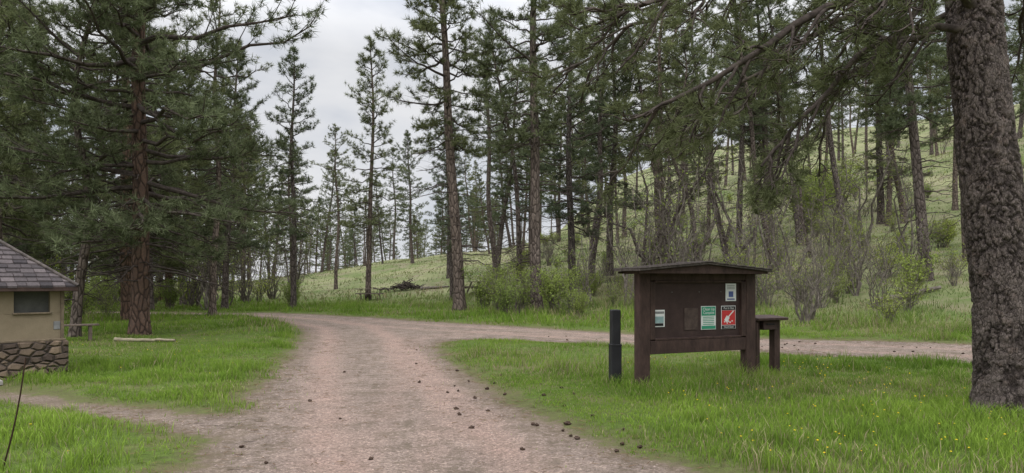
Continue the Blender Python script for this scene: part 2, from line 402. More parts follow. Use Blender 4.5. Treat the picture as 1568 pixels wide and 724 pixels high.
def limb_foliage(g,pts,rr,tw,twlen,TP,TR,TU,TD,s0=0.3,droop=0.0,tuftp=1.0,nt=4):
    pts=np.asarray(pts,float); n=len(pts); sl=np.linspace(0,1,n)
    for i in range(tw):
        s=s0+(1-s0)*((i+rr.random())/tw)**0.85
        b=np.array([np.interp(s,sl,pts[:,k]) for k in range(3)])
        t=nrm(np.array([np.interp(min(1,s+.05),sl,pts[:,k])-np.interp(s-.05,sl,pts[:,k]) for k in range(3)]))
        side=nrm(np.cross(t,[0,0,1]))*(1 if i%2 else -1)
        up=rr.uniform(-.25,.5)-droop
        d=nrm(t*rr.uniform(.4,1.1)+side*rr.uniform(.3,1.0)+np.array([0,0,up]))
        L=twlen*rr.uniform(.5,1.2)*(1.15-.5*s)
        f=np.linspace(0,1,4)[:,None]
        P=b+d*L*f+np.array([0,0,1])*(0.18-.5*droop)*L*f**2+rr.normal(0,.02,(4,3))*f
        TP.append(P); TR.append(np.linspace(.012,.004,4)*(.6+L))
        if rr.random()<tuftp:
            for q in range(nt):
                a=.45+.55*(q+1)/nt*rr.uniform(.85,1.0)
                base=b+d*L*a+np.array([0,0,1])*(.18-.5*droop)*L*a*a
                TU.append(base+rr.normal(0,.045+.04*L,3)*np.array([1,1,.6])); TD.append(nrm(d+np.array([0,0,.5])))
    TU.append(pts[-1]); TD.append(nrm(pts[-1]-pts[-2]+np.array([0,0,.1])))
def gen_tree(name,h,cb,R,r0,seed,nl,tw,k,nlen,nw,lean=(0,0),dead=14,bark=None,sides=10,wob=.15,nt=3,prof_low=.6,gap=0.12,lod=False):
    rr=np.random.default_rng(seed); g=Geo()
    if lod: k=int(k*.5); nw*=1.9; sides=7
    zt=np.linspace(0,h,26); t=zt/h; ph=rr.uniform(0,6.28,4)
    cx=lean[0]*t+wob*(np.sin(t*5+ph[0])+.5*np.sin(t*11+ph[1])-np.sin(ph[0])-.5*np.sin(ph[1]))*t**.5
    cy=lean[1]*t+wob*(np.sin(t*4+ph[2])+.5*np.sin(t*12+ph[3])-np.sin(ph[2])-.5*np.sin(ph[3]))*t**.5
    C=np.stack([cx,cy,zt-0.15],1); r=r0*(1-t)**.7*(1-.1*t)+.015+r0*.35*np.exp(-zt/.35)
    g.tubes([C],[r],sides,0)
    at=lambda z:np.array([np.interp(z,zt,cx),np.interp(z,zt,cy),z-.15])
    TP,TR,TU,TD=[],[],[],[]
    LP,LR=[],[]
    lobes=rr.uniform(.65,1.15,8)
    for i in range(nl):
        q=((i+rr.random())/nl)
        if rr.random()<gap: continue
        z=h*(cb+(1-cb)*q*.985)
        L=R*(min(1,prof_low+q*1.3)*(1-q**2.0)**.8+.1)*rr.uniform(.45,1.15)*lobes[int(q*7.99)]
        az=i*2.4+rr.normal(0,.6); el=math.radians(-14+58*q**1.3+rr.normal(0,11))
        s=np.linspace(0,1,6); dr=.28*(1-q)
        hor=L*s*math.cos(el); zz=L*s*math.sin(el)-dr*L*s**2*.6+.22*L*s**3
        azz=az+rr.normal(0,.18)*s
        P=at(z)+np.stack([np.cos(azz)*hor,np.sin(azz)*hor,zz],1); P[1:]+=rr.normal(0,.045*L**.5,(5,3))
        LP.append(P); LR.append((.016*L+.010)*(1-.85*s)+.005)
        limb_foliage(g,P,rr,max(4,int(tw*(.35+.65*L/R))),.28+.22*L,TP,TR,TU,TD,s0=.25 if L>1.2 else .12,nt=nt)
    for i in range(dead):
        z=h*rr.uniform(.08+.03*i/dead,cb+.12); L=R*rr.uniform(.2,.65); az=rr.uniform(0,6.28); s=np.linspace(0,1,6)
        P=at(z)+np.stack([np.cos(az)*L*s,np.sin(az)*L*s,-.25*L*s**1.5+.05*L*s],1); P[1:]+=rr.normal(0,.05,(5,3))
        LP.append(P); LR.append((.013*L+.007)*(1-.8*s)+.003)
        for j in range(5):
            b=P[rr.integers(2,6)]; d=nrm([math.cos(az)+rr.normal(0,.7),math.sin(az)+rr.normal(0,.7),rr.normal(-.15,.35)])
            f=np.linspace(0,1,4)[:,None]; TP.append(b+d*L*.4*f+rr.normal(0,.025,(4,3))*f); TR.append(np.linspace(.008,.003,4))
    TU.append(C[-1]); TD.append(np.array([0,0,1.]))
    g.tubes(LP,LR,4 if lod else 5,2)
    if not lod: g.tubes(TP,TR,3,2)
    TU=np.array(TU);TD=np.array(TD)
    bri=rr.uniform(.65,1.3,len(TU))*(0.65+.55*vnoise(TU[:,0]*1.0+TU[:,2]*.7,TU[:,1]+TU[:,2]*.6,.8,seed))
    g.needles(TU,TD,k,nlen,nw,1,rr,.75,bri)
    return g.mesh(name,[bark or BARK,NEEDLE,LIMB])
SPEC={
 'A':dict(h=19,cb=.15,R=4.3,r0=.25,seed=1,nl=124,tw=17,k=16,nlen=.26,nw=.022,dead=36,bark=BARKR,prof_low=.85,nt=4,gap=.05),
 'B':dict(h=17,cb=.28,R=2.3,r0=.18,seed=2,nl=82,tw=9,k=13,nlen=.26,nw=.026,dead=20),
 'C':dict(h=22,cb=.36,R=3.6,r0=.27,seed=3,nl=92,tw=14,k=14,nlen=.27,nw=.026,dead=34,nt=4,gap=.08),
 'D':dict(h=18,cb=.40,R=2.7,r0=.19,seed=4,nl=60,tw=11,k=12,nlen=.27,nw=.027,dead=32,gap=.18,wob=.25),
 'E':dict(h=20,cb=.48,R=3.0,r0=.21,seed=5,nl=61,tw=12,k=12,nlen=.27,nw=.027,dead=28,wob=.38),
 'F':dict(h=9,cb=.12,R=2.0,r0=.11,seed=6,nl=56,tw=8,k=13,nlen=.25,nw=.025,dead=5),
 'G':dict(h=20,cb=.22,R=3.7,r0=.24,seed=8,nl=94,tw=14,k=13,nlen=.28,nw=.026,dead=26,nt=4,gap=.12,wob=.2),
 'S':dict(h=12,cb=.7,R=1.6,r0=.13,seed=9,nl=4,tw=3,k=8,nlen=.2,nw=.02,dead=40,nt=1,wob=.4),
 'T':dict(h=16,cb=.38,R=3.2,r0=.18,seed=10,nl=58,tw=12,k=13,nlen=.27,nw=.026,dead=28,wob=.7),
}
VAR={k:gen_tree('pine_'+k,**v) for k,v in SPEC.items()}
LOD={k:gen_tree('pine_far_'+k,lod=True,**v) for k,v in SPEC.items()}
HT={k:v['h'] for k,v in SPEC.items()}
def tree(var,x,y,h,rz=0,tx=0,ty=0,name='pine_tree',parent=None,fat=1.0):
    s=h/HT[var]
    M_=Matrix.Rotation(math.radians(ty),4,'Y')@Matrix.Rotation(math.radians(tx),4,'X')@Matrix.Rotation(rz,4,'Z')
    return obj(name,(LOD if y>58 else VAR)[var],parent,(x,y,Hs(x,y)-.02),M_.to_euler(),(s*fat,s*fat,s))
for t in [('A',-11.1,21,19.5,0.4,0,.6),('T',-12.6,20.3,12,2,0,7,),('G',-17.6,24,17,1.,0,1),('G',-20.5,27,18,3,0,0),('A',-15.8,29,18,2.2,0,-1),
  ('D',-13.6,32,15,1,0,1),('B',-19.5,38,16,1,0,0),
  ('B',-12.4,40,14.8,2.0,0,.5),('B',-9.6,47,17.5,4.0,0,-.3),('D',-15,60,14,.3,0,0),('B',-16.2,52,12.5,1.3,0,0),
  ('C',-2.6,35,23,1.1,0,-2.2),('C',1.16,33,22,3.6,0,-1.6),
  ('E',4.8,43,19,1,0,1),('G',6.4,46,19,2,0,0),('E',-1.2,53,20,4.,0,0),('T',0.5,46,17,0.6,0,-2),('G',3.4,40,18,.3,0,0),
  ('T',11.1,52,20,3,0,0),('E',13.2,43,18,4,0,-7),('D',15.1,47,19,5,0,0),('C',17.2,47,20,.2,0,-1.5),('E',18.4,45,19,2,0,-6),
  ('C',26.2,50,20,5.5,0,-1.5),('E',27.3,49,20,3.1,0,-4),('C',17.9,30.4,19,2.2,0,-5),('D',22,34,18,.5,0,-2),('E',8.5,40,18,4.4,0,1),
  ('D',28,37,18,1.2,0,1),('T',10.2,38,13,2.2,0,-6),('B',-5.2,58,16,2,0,0),('B',-3.6,42,11,2,0,0),('S',7.4,37,9,1,0,4),('S',12,39,8,2,0,-9),
  ('E',9.8,44,18,1.7,0,-9),('E',14.8,40,17,3.3,0,-5),('S',17.4,41,9,.4,0,-12),('E',20.8,44,19,2.6,0,-4)]:
    tree(*t)

forest=empty('distant_pine_forest')
rr=np.random.default_rng(42); placed=[]
def scatter(n,cond,ry,rb,vars_,hr):
    tries=0;k=0
    while k<n and tries<n*30:
        tries+=1
        y=math.sqrt(rr.uniform(ry[0]**2,ry[1]**2)); b=rr.uniform(*rb); x=b*y
        if not cond(x,y,b): continue
        if any((x-a)**2+(y-c)**2<(2.0+.012*y)**2 for a,c in placed): continue
        placed.append((x,y)); v=vars_[rr.integers(len(vars_))]
        tree(v,x,y,rr.uniform(*hr)*({'F':.55,'S':.6}.get(v,1)),rr.uniform(0,6.28),0,rr.normal(0,3.4),'forest_tree',forest); k+=1
off_road=lambda x,y:float(RD(np.array([x]),np.array([y]))[0])>2.0
scatter(44,lambda x,y,b:off_road(x,y) and (x+11.1)**2+(y-21)**2>60,(27,75),(-1.0,-.36),['A','G','T','D','G','S'],(11,18))
scatter(50,lambda x,y,b:True,(75,170),(-1.0,-.3),['G','C','D','A'],(13,20))
scatter(56,lambda x,y,b:True,(78,170),(-.32,-.02),['G','B','D','G','F'],(9,16))
scatter(26,lambda x,y,b:True,(52,110),(-.06,.25),['T','C','G','D','E'],(13,20))
scatter(46,lambda x,y,b:True,(44,115),(.22,.9),['E','D','C','E','B','T','G'],(13,20))
scatter(28,lambda x,y,b:True,(100,190),(-.1,.9),['E','D','T','G'],(12,18))

# ---------------------------------------------------------------- old pine at right with overhanging limbs
def big_pine():
    g=Geo(); rr=np.random.default_rng(99); h=17.0
    sd=220
    z=np.concatenate([np.linspace(-.2,6.2,480),np.linspace(6.25,h,100)]); t=np.clip(z/h,0,1)
    cx=6.03-.075*z+.03*np.sin(z*1.1); cy=8.5+.02*z
    r=.325*(1-t)**.6*(1)+.13*np.exp(-np.clip(z,0,9)/.3)+.015
    th=np.arange(sd)*2*np.pi/sd
    TH,Z=np.meshgrid(th,z); RR=np.repeat(r[:,None],sd,1)
    def N3(sc_,seed): return vnoise(np.cos(TH)*.33+Z*.37,np.sin(TH)*.33+Z*.91,sc_,seed)
    def worley(nper,wz,sx,s0):
        U=TH/(2*np.pi)*nper; W=Z*wz
        U=U+(N3(.12,s0+7)-.5)*sx+(N3(.04,s0+17)-.5)*.55; W=W+(N3(.1,s0+8)-.5)*sx*1.2+(N3(.035,s0+18)-.5)*.55
        ui,wi=np.floor(U),np.floor(W); d1=np.full(U.shape,9.);d2=d1.copy();idv=np.zeros(U.shape)
        for a in(-1,0,1):
            for b in(-1,0,1):
                ci=ui+a; cj=wi+b; cm=np.mod(ci,nper)
                fx=ci+hsh(cm,cj+500,s0+1); fy=cj+hsh(cm,cj+500,s0+2)
                d=np.hypot(U-fx,W-fy); idn=hsh(cm,cj+500,s0+3)
                c=d<d1; d2=np.where(c,d1,np.minimum(d2,d)); idv=np.where(c,idn,idv); d1=np.where(c,d,d1)
        return np.clip(d2-d1,0,1),idv
    c1,i1=worley(19,3.6,.8,0); c2,i2=worley(44,15,.9,40)
    c1=np.clip(c1+.35*sstep(.5,.85,N3(.16,61)),0,1); c2=np.clip(c2+.4*sstep(.5,.8,N3(.09,62)),0,1)
    crack=np.minimum(c1,c2*1.2+.03); idv=.3*i1+.7*i2
    RR=RR+.028*(sstep(0,.35,c1)-.6)+.010*(sstep(0,.3,c2)-.6)+.018*(idv-.5)+.03*(N3(.5,10)-.5)+.008*(N3(.03,63)-.5)
    V=np.stack([cx[:,None]+RR*np.cos(TH),cy[:,None]+RR*np.sin(TH),Z],-1)
    idx=np.arange(len(z)*sd).reshape(len(z),sd); j=np.roll(np.arange(sd),-1)
    F=np.stack([idx[:-1],idx[:-1][:,j],idx[1:][:,j],idx[1:]],-1).reshape(-1,4)
    trunk=make_mesh('trunk',V.reshape(-1,3),[F],[BIGBARK],attrs={'crack':crack.ravel(),'plate':idv.ravel()},smooth=True)
    TP,TR,TU,TD,LP,LR=[],[],[],[],[],[]
    def limb(pts,r,subs,sublen,droop=.5,tuftp=.5,tw=8):
        pts=np.array(pts,float); n=len(pts); tt=np.linspace(0,1,n); ss=np.linspace(0,1,14)
        P=np.stack([np.interp(ss,tt,pts[:,k]) for k in range(3)],1)
        for _ in range(2): P[1:-1]=(P[:-2]+2*P[1:-1]+P[2:])/4
        P[1:]+=rr.normal(0,.045,(13,3))
        g.tubes([P],[r*(1-.82*ss)+.006],8,0)
        for i in range(subs):
            s=.14+.84*(i+rr.random())/subs; b=np.array([np.interp(s,ss,P[:,k]) for k in range(3)])
            tg=nrm(P[min(13,int(s*13)+1)]-P[max(0,int(s*13)-1)])
            sidev=nrm(np.cross(tg,[0,0,1]))*(1 if i%2 else -1)
            d=nrm(tg*rr.uniform(.3,1.)+sidev*rr.uniform(.1,.8)+np.array([0,0,rr.uniform(-1.,.35)]))
            L=sublen*rr.uniform(.5,1.25); f=np.linspace(0,1,6)[:,None]
            Q_=b+d*L*f+np.array([0,0,-1])*droop*L*(f**2)*.5+np.array([0,0,1])*L*.3*f**4+rr.normal(0,.045,(6,3))*f
            LP.append(Q_); LR.append((.013*L+.006)*(1-.75*f[:,0])+.004)
            limb_foliage(g,Q_,rr,tw,.34,TP,TR,TU,TD,s0=.2,droop=.15,tuftp=tuftp*(.35+.9*s),nt=2)
    limb([(5.7,8.5,4.85),(5.1,8.3,5.1),(4.2,8.0,5.0),(3.2,7.8,4.55),(2.3,7.7,3.95),(1.5,7.6,3.4)],.07,22,.95)
    limb([(5.7,8.5,4.7),(4.9,8.6,4.75),(4.1,8.6,4.25),(3.5,8.6,3.6),(3.0,8.6,3.05)],.05,17,.85,tuftp=.45)
    limb([(5.65,8.5,5.7),(4.5,8.2,5.9),(3.1,7.9,5.5),(1.9,7.6,4.9),(1.0,7.4,4.3)],.06,22,1.0)
    limb([(5.68,8.6,5.3),(5,9.3,5.4),(4.0,9.9,5.0),(3.1,10.3,4.4),(2.4,10.6,3.9)],.05,18,1.0)
    limb([(5.65,8.6,6.2),(4.6,9.4,6.4),(3.2,10.2,6.1),(1.8,10.8,5.5),(.8,11.2,4.9)],.06,20,1.1,tuftp=.65)
    limb([(5.68,8.5,5.1),(5.0,8.0,5.2),(4.4,7.6,4.9),(3.8,7.2,4.5)],.035,10,.7,tuftp=.35)
    limb([(5.6,8.7,6.0),(5.2,9.6,6.2),(4.6,10.6,5.8),(4.3,11.6,5.1)],.045,12,.9,tuftp=.5)
    limb([(5.66,8.6,5.0),(5.1,9.2,4.9),(4.6,9.8,4.4),(4.2,10.3,3.7)],.04,12,.8,tuftp=.35)
    limb([(5.75,8.5,5.6),(6.5,9.2,5.9),(7.4,10.2,5.7),(8.1,11,5.2)],.05,10,.9,tuftp=.5)
    for i in range(40):
        q=(i+rr.random())/40; zz=6.5+10.2*q; L=3.7*(1-q**2)**.8*rr.uniform(.5,1.1)+.4; az=i*2.4+rr.normal(0,.4); el=math.radians(-8+50*q)
        s=np.linspace(0,1,6); c0=np.array([6.03-.075*zz,8.5+.02*zz,zz])
        P=c0+np.stack([np.cos(az)*L*s*math.cos(el),np.sin(az)*L*s*math.cos(el),L*s*math.sin(el)-.12*L*s**2+.1*L*s**3],1)
        LP.append(P); LR.append((.02*L+.012)*(1-.85*s)+.005)
        limb_foliage(g,P,rr,8,.35+.2*L,TP,TR,TU,TD,s0=.3,nt=3)
    g.tubes(LP,LR,5,0); g.tubes(TP,TR,4,0)
    TU=np.array(TU);TD=np.array(TD)
    g.needles(TU,TD,30,.16,.0095,1,rr,.6,rr.uniform(.55,1.1,len(TU)))
    p=empty('ponderosa_pine_tree'); obj('trunk',trunk,p); obj('limbs_and_needles',g.mesh('limbs',[LIMB,NEEDLE]),p)
big_pine()

# ---------------------------------------------------------------- shrubs
def gen_shrub(name,seed,h,spread,stems,leaves,leafsize,mats,ntw=10,rad=1.0,wig=.04):
    rr=np.random.default_rng(seed); g=Geo(); SP,SR,TP,TR,LF=[],[],[],[],[]
    for i in range(stems):
        az=rr.uniform(0,6.28); L=h*rr.uniform(.6,1.1); o=rr.uniform(.1,1)*spread
        s=np.linspace(0,1,6); P=np.stack([np.cos(az)*(o*s**1.3+.1),np.sin(az)*(o*s**1.3+.1),L*s-.05],1); P[1:]+=rr.normal(0,wig*h,(5,3))
        SP.append(P); SR.append(((.008*h+.004)*(1-.8*s)+.002)*rad)
        for j in range(ntw):
            q=rr.uniform(.3,1); b=np.array([np.interp(q,s,P[:,k]) for k in range(3)])
            d=nrm([rr.normal(0,1),rr.normal(0,1),rr.uniform(.1,1.3)]); l=h*rr.uniform(.12,.3); f=np.linspace(0,1,4)[:,None]
            T=b+d*l*f+rr.normal(0,.02*h,(4,3))*f; TP.append(T); TR.append(np.linspace(.004,.0015,4)*(1+h*.3))
            for q in range(leaves): LF.append(T[rr.integers(1,4)]+rr.normal(0,.05*min(h,2),3))
    g.tubes(SP,SR,4,0); g.tubes(TP,TR,3,0)
    if LF:
        LF=np.array(LF); g.needles(LF,np.tile([0,0,.3],(len(LF),1)),3,leafsize,leafsize*.7,1,rr,.9)
    return g.mesh(name,mats)
SH=[gen_shrub('leafy_a',1,1.5,.9,18,6,.065,[TWIG,LEAF]),gen_shrub('leafy_b',2,2.2,1.1,16,4,.065,[TWIG,LEAF]),
    gen_shrub('bare_a',3,2.4,1.0,14,0,.05,[TWIG,LEAF]),gen_shrub('bare_b',4,3.6,1.4,9,1,.06,[TWIG,LEAF]),gen_shrub('sparse',5,1.2,.8,18,2,.055,[TWIG,LEAF]),
    gen_shrub('sapling',6,6.5,1.8,3,1,.08,[TWIG,LEAF],ntw=34,rad=1.4,wig=.035),gen_shrub('crooked_tree',7,7.5,3.2,2,1,.08,[LIMB,LEAF],ntw=40,rad=2.0,wig=.05)]
def shrub(k,x,y,s=1,name='shrub',parent=None,rz=None):
    return obj(name,SH[k],parent,(x,y,Hs(x,y)),(0,0,rr.uniform(0,6.28) if rz is None else rz),(s,s,s*rr.uniform(.85,1.15)))
for k,x,y,s in ((1,-.6,33,1.0),(0,-1.4,35,1.1),(1,.3,32,1.0),(0,1.9,31.5,1.2),(4,2.6,30,1),(4,10.5,30,1.3),(1,8,31,.9),(4,14,25,1.2),
    (0,.9,34,1.3),(1,2.8,33,1),(2,9.8,23.5,1.1),(2,10.4,24.5,.8),(3,8.2,34,1.6),(3,7.2,32,1.1),(3,9.5,36,1.5),(0,22,52,2.4),(1,26,56,2.2),(0,24.5,60,2.5),(0,28,62,2.6),(1,23,55,2.2),(1,19,40,1.),(0,16,28,.9),(2,5.5,30,1.0),(3,3.5,33,1.0),(2,15,31,1.2),(4,12,22.5,.9),(3,12.5,33,1.2),(2,13.4,26,1.),(0,6.5,28,.9),(1,12,29,.9),(4,17.5,33,1.3),(3,14.2,29,.9),(2,7.4,26.5,.9),(3,17,30,1.0),(2,11.8,27,1.0)):
    shrub(k,x,y,s)
for k,x,y,s in ((5,7,34,1),(5,9.2,35,1.1),(5,11.3,34,1),(5,14,38,1.1),(6,8.0,37,1.1),(6,6.8,38,1),(5,16.5,36,.9),(5,19,34,.9),(5,10.2,31,.7),(6,13,41,1),(5,21,42,1.1),(5,12.6,31,.7),(5,5.4,33,.8)):
    shrub(k,x,y,s,'deciduous_tree')
und=empty('undergrowth')
for i in range(110):
    y=rr.uniform(30,60); b=rr.uniform(-.95,-.3); x=b*y
    if not off_road(x,y): continue
    shrub(int(rr.choice([2,3,3,0,1,4,5])),x,y,rr.uniform(.8,1.5),'undergrowth_shrub',und)
for i in range(170):
    y=rr.uniform(26,80); b=rr.uniform(-.03,.85); x=b*y
    if not off_road(x,y): continue
    shrub(int(rr.choice([2,3,4,4,2,0,1,4,0,3])),x,y,rr.uniform(.5,.95),'undergrowth_shrub',und)

# ---------------------------------------------------------------- boxes & built things
import bmesh
def box(name,size,loc,mat,parent=None,rot=(0,0,0),bev=.006):
    bm=bmesh.new(); bmesh.ops.create_cube(bm,size=1)
    bmesh.ops.scale(bm,vec=size,verts=bm.verts)
    if bev: bmesh.ops.bevel(bm,geom=bm.edges[:],offset=bev,segments=1,affect='EDGES')
    me=bpy.data.meshes.new(name); bm.to_mesh(me); bm.free(); me.materials.append(mat)
    return obj(name,me,parent,loc,rot)
def prism(name,pts,y0,y1,mat,parent):
    n=len(pts); V=[(p[0],y0,p[1]) for p in pts]+[(p[0],y1,p[1]) for p in pts]
    me=bpy.data.meshes.new(name); me.from_pydata(V,[],[list(range(n)),list(range(2*n-1,n-1,-1))]+[[i,(i+1)%n,(i+1)%n+n,i+n][::-1] for i in range(n)]); me.materials.append(mat)
    return obj(name,me,parent)
def wood(name,c,sc_=(3,3,3),var=.45):
    m=M(name,.75,.25); v=m.coord(sc_)
    n=m.noise(3,7,.7,vec=v); m.col(m.mix(m.ramp(n,[(.3,0.0),(.7,1.0)]),tuple(k*(1-var) for k in c),tuple(k*(1+var*.5) for k in c)))
    m.bump(m.noise(12,6,.7,vec=v),.4,.01); return m.m
BROWN=wood('brown_stained_wood',(.065,.040,.033),(3,3,1.2),.55); BROWN2=wood('brown_panel',(.053,.033,.029),(1,1,1),.4)
CHAR=simple('charcoal_plastic',(.028,.028,.03),(.018,.018,.02),5,.6)
SHING=simple('weathered_shingle',(.12,.10,.09),(.05,.042,.038),14)

def text(body,size,x,z,y,mat,parent,name='lettering'):
    cu=bpy.data.curves.new(name,'FONT'); cu.body=body; cu.size=size; cu.align_x='CENTER'; cu.align_y='CENTER'; cu.materials.append(mat)
    return obj(name,cu,parent,(x,y,z),(math.pi/2,0,0))
def kiosk():
    ang=math.atan2(.84,1.88); p=empty('information_board',(2.91,11.08,Hs(2.91,11.08)),(0,0,ang))
    P=lambda *a,**k: box(*a,parent=p,**k)
    for i,x in enumerate((-1.03,1.03)):
        P(f'post_{i+1}',(.2,.15,1.80),(x,0,.83),BROWN,bev=.012)
    box('back_panel',(1.86,.04,1.18),(0,.0,1.11),BROWN2,p)
    P('top_rail',(1.856,.11,.12),(0,-.005,1.66),BROWN); P('bottom_rail',(1.856,.12,.2),(0,-.005,.58),BROWN)
    P('frame_left',(.09,.06,.88),(-.883,-.04,1.14),BROWN); P('frame_right',(.09,.06,.88),(.883,-.04,1.14),BROWN)
    P('frame_top',(1.67,.05,.035),(0,-.042,1.582),BROWN); P('frame_bottom',(1.67,.05,.035),(0,-.042,.70),BROWN)
    q=empty('roof',(-.05,0,-.065)); q.parent=p; HW=1.22
    prism('gable_fascia_front',[(-HW,1.77),(HW,1.77),(HW,1.80),(0,1.905),(-HW,1.80)],-.30,-.27,BROWN,q)
    prism('gable_fascia_back',[(-HW,1.77),(HW,1.77),(HW,1.80),(0,1.905),(-HW,1.80)],.27,.30,BROWN,q)
    sl=math.atan2(.105,HW); L=HW+.06
    for s in(-1,1):
        box('roof_slope_'+('right' if s>0 else 'left'),(L,.70,.035),(s*L*.49,0,1.876),SHING,q,rot=(0,s*sl,0),bev=.004)
        for j in range(7):
            box('shingle_course',(.20,.72+.012*(j%2),.014),(s*(.09+j*.18),0,1.950-abs(.09+j*.18)*.086),SHING,q,rot=(0,s*(sl-.05),0),bev=.003)
    box('ridge_cap',(.16,.73,.02),(0,0,1.952),SHING,q)
    for i,x in enumerate((-1.1,-.6,0,.6,1.1)): box(f'rafter_{i+1}',(.06,.54,.07),(x,0,1.785+.08*(1-abs(x)/1.3)),BROWN,q)
    W=simple('poster_paper',(.72,.73,.70),(.62,.63,.62),9,.5,.02); Gn=simple('poster_green',(.05,.30,.18),(.04,.25,.15),9,.5,.02)
    Rd=simple('poster_red',(.55,.05,.05),(.45,.04,.04),9,.5,.02); Bk=simple('poster_black',(.02,.02,.02),None,9,.5,.02)
    Bl=simple('poster_blue',(.10,.14,.35),None,9,.5,.02); Tl=simple('poster_faded_teal',(.30,.42,.42),(.2,.3,.3),12,.5,.02)
    Fd=simple('faded_notice',(.095,.068,.058),(.05,.035,.03),9,.7,.02); Gy=simple('poster_grey',(.25,.26,.26),None,60,.5,.02)
    yy=-.024
    def card(n,w,h,x,z,mat,d=0): box(n,(w,.006,h),(x,yy-.004-d,z),mat,p,bev=0)
    card('notice_small',.2,.26,-.74,1.02,W); card('notice_small_picture',.16,.1,-.74,1.0,Tl,.004); card('notice_small_band',.17,.035,-.74,1.11,Gy,.004); card('notice_small_text',.15,.04,-.74,.925,Bk,.004)
    card('faded_notice',.26,.34,-.14,1.0,Fd)
    card('clean_up_poster',.29,.37,.20,1.01,W); card('clean_up_poster_header',.27,.14,.20,1.115,Gn,.004); card('clean_up_poster_foot',.27,.05,.20,.86,Gn,.004)
    text('Clean Up',.062,.20,1.145,yy-.013,W,p); text('Campsite',.058,.20,1.09,yy-.013,W,p)
    for i in range(5): card(f'text_line_{i+1}',.22,.010,.20,1.02-.028*i,Gn,.004)
    card('fire_poster',.29,.37,.60,1.01,W); card('fire_poster_field',.27,.23,.60,1.005,Rd,.004); card('fire_poster_header',.27,.06,.60,1.155,Bk,.004); card('fire_poster_foot',.27,.05,.60,.855,Bk,.004)
    text('Put It Out',.05,.60,1.155,yy-.013,W,p); text('Dead Out!',.045,.60,.855,yy-.013,W,p)
    box('fire_poster_shovel_blade',(.07,.004,.09),(.565,yy-.011,.985),W,p,rot=(0,.6,0),bev=.0); box('fire_poster_shovel_handle',(.17,.004,.018),(.635,yy-.0125,1.055),W,p,rot=(0,-.75,0),bev=.0)
    for i,(ax,az_) in enumerate(((-.08,-.06),(-.03,-.08),(.03,-.07),(.07,-.05),(.0,-.055))): box(f'fire_poster_ember_{i+1}',(.025,.004,.02),(.60+ax,yy-.011,1.0+az_),W,p,rot=(0,i,0),bev=0)
    card('map_notice',.21,.28,.65,1.41,W); card('map_notice_shield',.09,.09,.65,1.38,Bl,.004)
    for i in range(3): card(f'map_line_{i+1}',.15,.010,.65,1.515-.024*i,Gy,.004)
    card('map_line_4',.15,.02,.65,1.30,Bl,.004)
    for x in(-.5,.02,.45): box('staple',(.02,.004,.006),(x,yy-.003,1.42),Gy,p,bev=0)
kiosk()
p=empty('fee_box_stand',(4.3,12.05,Hs(4.3,12.05)),(0,0,.42))
box('post_left',(.13,.13,.95),(-.2,0,.45),BROWN,p); box('post_right',(.13,.13,.95),(.25,0,.45),BROWN,p)
box('side_panel',(.04,.34,.75),(-.29,0,.52),BROWN,p); box('shelf_box',(.30,.26,.15),(.03,0,.84),BROWN2,p)
box('top_slab',(.68,.42,.045),(.02,0,.965),BROWN,p,rot=(.08,0,0)); box('envelope_slot',(.18,.006,.02),(.03,-.135,.86),CHAR,p)
p=empty('marker_post',(1.61,11.0,Hs(1.61,11)),(0,0,.15))
box('lower_sleeve',(.165,.165,.62),(0,0,.29),CHAR,p,bev=.01); box('upper_post',(.145,.145,.55),(0,0,.875),CHAR,p,bev=.015); box('collar',(.175,.175,.03),(0,0,.60),CHAR,p,bev=.008); 
g=Geo(); s=np.linspace(0,1,8)[:,None]; P=np.array([-4.27,5.85,-.05])*(1-s)+np.array([-3.87,5.6,1.04])*s; P[:,0]+=.03*np.sin(s[:,0]*3)
g.tubes([P],[np.linspace(.008,.005,8)],6,0); obj('metal_stake',g.mesh('metal_stake',[simple('rusty_rod',(.07,.04,.03))]))

